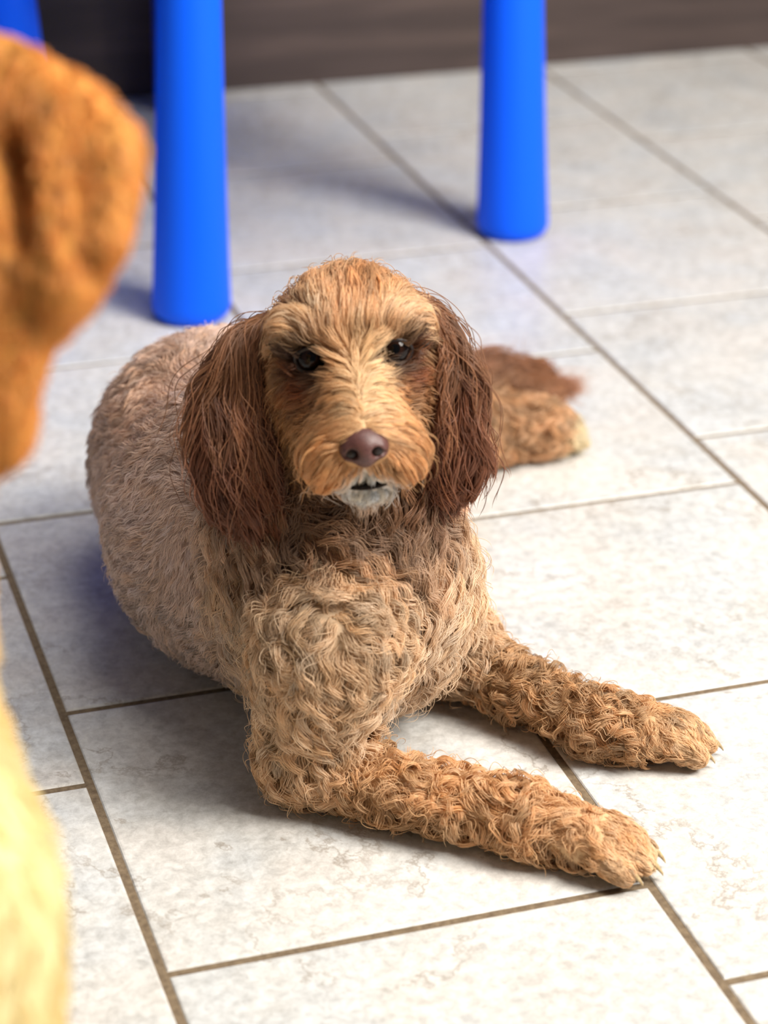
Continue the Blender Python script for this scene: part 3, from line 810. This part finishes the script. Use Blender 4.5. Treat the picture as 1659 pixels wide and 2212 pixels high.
# ------------------------------------------------------------------ second dog, sitting close to the camera at the left
fg = Field((-0.32, 0.45, -0.02), (0.42, 1.32, 0.75), 0.006)
G = lambda x, y, d: at_d(x, y, d)
FH = G(-260, 400, 0.99)                                   # centre of the skull
fg.ell(FH, (0.075, 0.085, 0.07), k=0.02, tag='head')
fg.cone(FH + [0.0, 0.05, -0.01], FH + [-0.03, 0.15, -0.035], 0.048, 0.034, k=0.03, tag='head')
W0 = G(-480, 1380, 0.99)
fg.cone(FH + [-0.01, -0.02, -0.04], W0, 0.06, 0.075, k=0.05, tag='neck')
SB = G(-312, 1980, 0.93)
fg.cone(W0, SB, 0.075, 0.068, k=0.05, tag='body')
RB = np.array([SB[0] - 0.01, SB[1] - 0.03, 0.10])
fg.cone(SB, RB, 0.070, 0.095, k=0.05, tag='body')
for sx in (-1, 1):
    fg.ell(RB + [0.075 * sx, 0.05, -0.01], (0.05, 0.09, 0.075), k=0.03, tag='body')
    fg.cone(RB + [0.09 * sx, 0.09, -0.04], RB + [0.10 * sx, 0.19, -0.078], 0.03, 0.022, k=0.02, tag='leg')
    fg.cone(W0 + [0.045 * sx, 0.08, -0.08], np.array([W0[0] + 0.05 * sx, W0[1] + 0.13, 0.03]), 0.038, 0.022, k=0.03, tag='leg')
    fg.ell((W0[0] + 0.05 * sx, W0[1] + 0.15, 0.018), (0.024, 0.036, 0.02), k=0.015, tag='leg')
fg.cone(W0 + [0, 0.05, -0.06], np.array([W0[0], W0[1] + 0.08, 0.2]), 0.07, 0.06, k=0.04, tag='chest')
fg.cone(RB + [0, -0.06, -0.05], RB + [-0.12, -0.14, -0.078], 0.022, 0.014, k=0.02, tag='leg')
fg.finish(); GV, GF = fg.mesh()
dog2 = empty('dog', (RB[0], RB[1] + 0.05, 0))
tag(dog2, 'blurred golden dog with a cream body sitting at the left edge, mostly out of frame', 'dog')
G_COL = dict(head=(236, 178, 108), neck=(238, 190, 122), body=(255, 236, 178), leg=(254, 238, 194), chest=(254, 238, 196), ear=(230, 162, 84))
G_COL = {k: lin(v) for k, v in G_COL.items()}
def g_color(P, tags):
    c = np.stack([G_COL[t] for t in tags]) if tags[0] == 'ear' else fg.blend(P, G_COL, 0.022)
    w = np.clip(0.5 + 0.6 * vnoise(P, 40, 9), 0, 1)[:, None] * 0.4
    return c * (1 - w) + c * np.array([0.95, 0.80, 0.60]) * w
M_FUR2 = fur_material('golden_fur', 0.4, 1.1, 0.85)
b2 = fast_mesh('body', GV, GF, M_SKIN, dog2); set_colors(b2, g_color(GV, fg.tag_of(GV)))
# its hanging ear: a folded flap
ER = [G(-70, 225, 0.955), G(132, 345, 0.94), G(68, 540, 0.93), G(-45, 740, 0.93), G(-32, 945, 0.935)]
ef = Field(np.min(ER, 0) - 0.06, np.max(ER, 0) + 0.06, 0.003)
view = unit(FWD); sidev = RIGHT
for i in range(4):
    rs = (0.030, 0.028, 0.028, 0.020, 0.017)
    for q in np.linspace(0, 1, 5):
        c = ER[i] * (1 - q) + ER[i + 1] * q; r = rs[i] * (1 - q) + rs[i + 1] * q
        up = unit(ER[i + 1] - ER[i]); w = unit(np.cross(up, view)); n = np.cross(w, up)
        ef.ell(c, (r, r, 0.009), np.stack([w, up, n]), k=0.012, tag='ear')
a_, b_, c_ = G(155, 300, 0.928), G(170, 450, 0.918), G(120, 620, 0.918)
for a, b in ((G(60, 330, 0.93), G(70, 520, 0.918)), (G(195, 390, 0.92), G(185, 560, 0.914))):
    ef.cone(a, b, 0.010, 0.008, k=0.008, carve=True)
ef.cone(G(120, 250, 0.935), G(130, 620, 0.915), 0.008, 0.006, k=0.016, tag='ear')
ef.cone(G(250, 320, 0.93), G(230, 520, 0.918), 0.008, 0.006, k=0.014, tag='ear')
ef.finish(); QV, QF = ef.mesh()
e2 = fast_mesh('ear', QV, QF, M_SKIN, dog2); set_colors(e2, g_color(QV, ef.tag_of(QV)))
e2['label'] = 'hanging golden brown ear with folds'
def g_style(P, N):
    n = len(P); wav = np.stack([vnoise(P, 50, 11), vnoise(P, 50, 12), vnoise(P, 50, 13)], 1)
    return dict(length=np.full(n, 0.012), lift=np.full(n, 0.0025), comb=unit(np.array([0, -0.2, -1.0]) + 0.25 * wav), curl=np.full(n, 0.0006), turns=np.full(n, 0.6), clump=np.full(n, 0.5), jitter=np.full(n, 0.2), stick=np.full(n, 1.0))
if FUR:
    make_fur('coat_fur', GV, GF, [fg], g_style, lambda P: g_color(P, fg.tag_of(P)), 30000, 3000, M_FUR2, b2, 0.00035, K=5, keep=lambda P: P[:, 2] > 0.004)
    make_fur('ear_hair', QV, QF, [ef], lambda P, N: {**g_style(P, N), 'length': np.full(len(P), 0.006), 'lift': np.full(len(P), 0.0012)}, lambda P: g_color(P, ef.tag_of(P)), 9000, 1200, M_FUR2, e2, 0.0003, K=4)
# the far side's ear, its nose and eyes (turned away from the camera)
M_DARKNOSE = M_RIM
v, f = sphere(FH + [-0.034, 0.183, -0.028], 0.016, np.eye(3), 16, 10); mesh_obj('nose', v, f, M_DARKNOSE, dog2)
for sx in (-1, 1):
    v, f = sphere(FH + [0.034 * sx - 0.012, 0.082, 0.012], 0.011, np.eye(3), 16, 10); mesh_obj('eye', v, f, M_RIM, dog2)
EL = [FH + [-0.06, -0.01, 0.035], FH + [-0.092, -0.01, 0.01], FH + [-0.098, -0.01, -0.05], FH + [-0.09, 0.0, -0.10]]
el = Field(np.min(EL, 0) - 0.05, np.max(EL, 0) + 0.05, 0.004)
for i in range(3):
    for q in np.linspace(0, 1, 4):
        c = EL[i] * (1 - q) + EL[i + 1] * q; up = unit(EL[i + 1] - EL[i]); w = np.array([0, 1.0, 0]); n = np.cross(w, up)
        el.ell(c, (0.03, 0.03, 0.008), np.stack([w, up, n]), k=0.01, tag='ear')
el.finish(); XV, XF = el.mesh(); x2 = fast_mesh('ear', XV, XF, M_SKIN, dog2); set_colors(x2, g_color(XV, el.tag_of(XV)))
if FUR:
    make_fur('ear_hair', XV, XF, [el], lambda P, N: {**g_style(P, N), 'length': np.full(len(P), 0.007), 'lift': np.full(len(P), 0.0012)}, lambda P: g_color(P, el.tag_of(P)), 6000, 900, M_FUR2, x2, 0.0003, K=4)
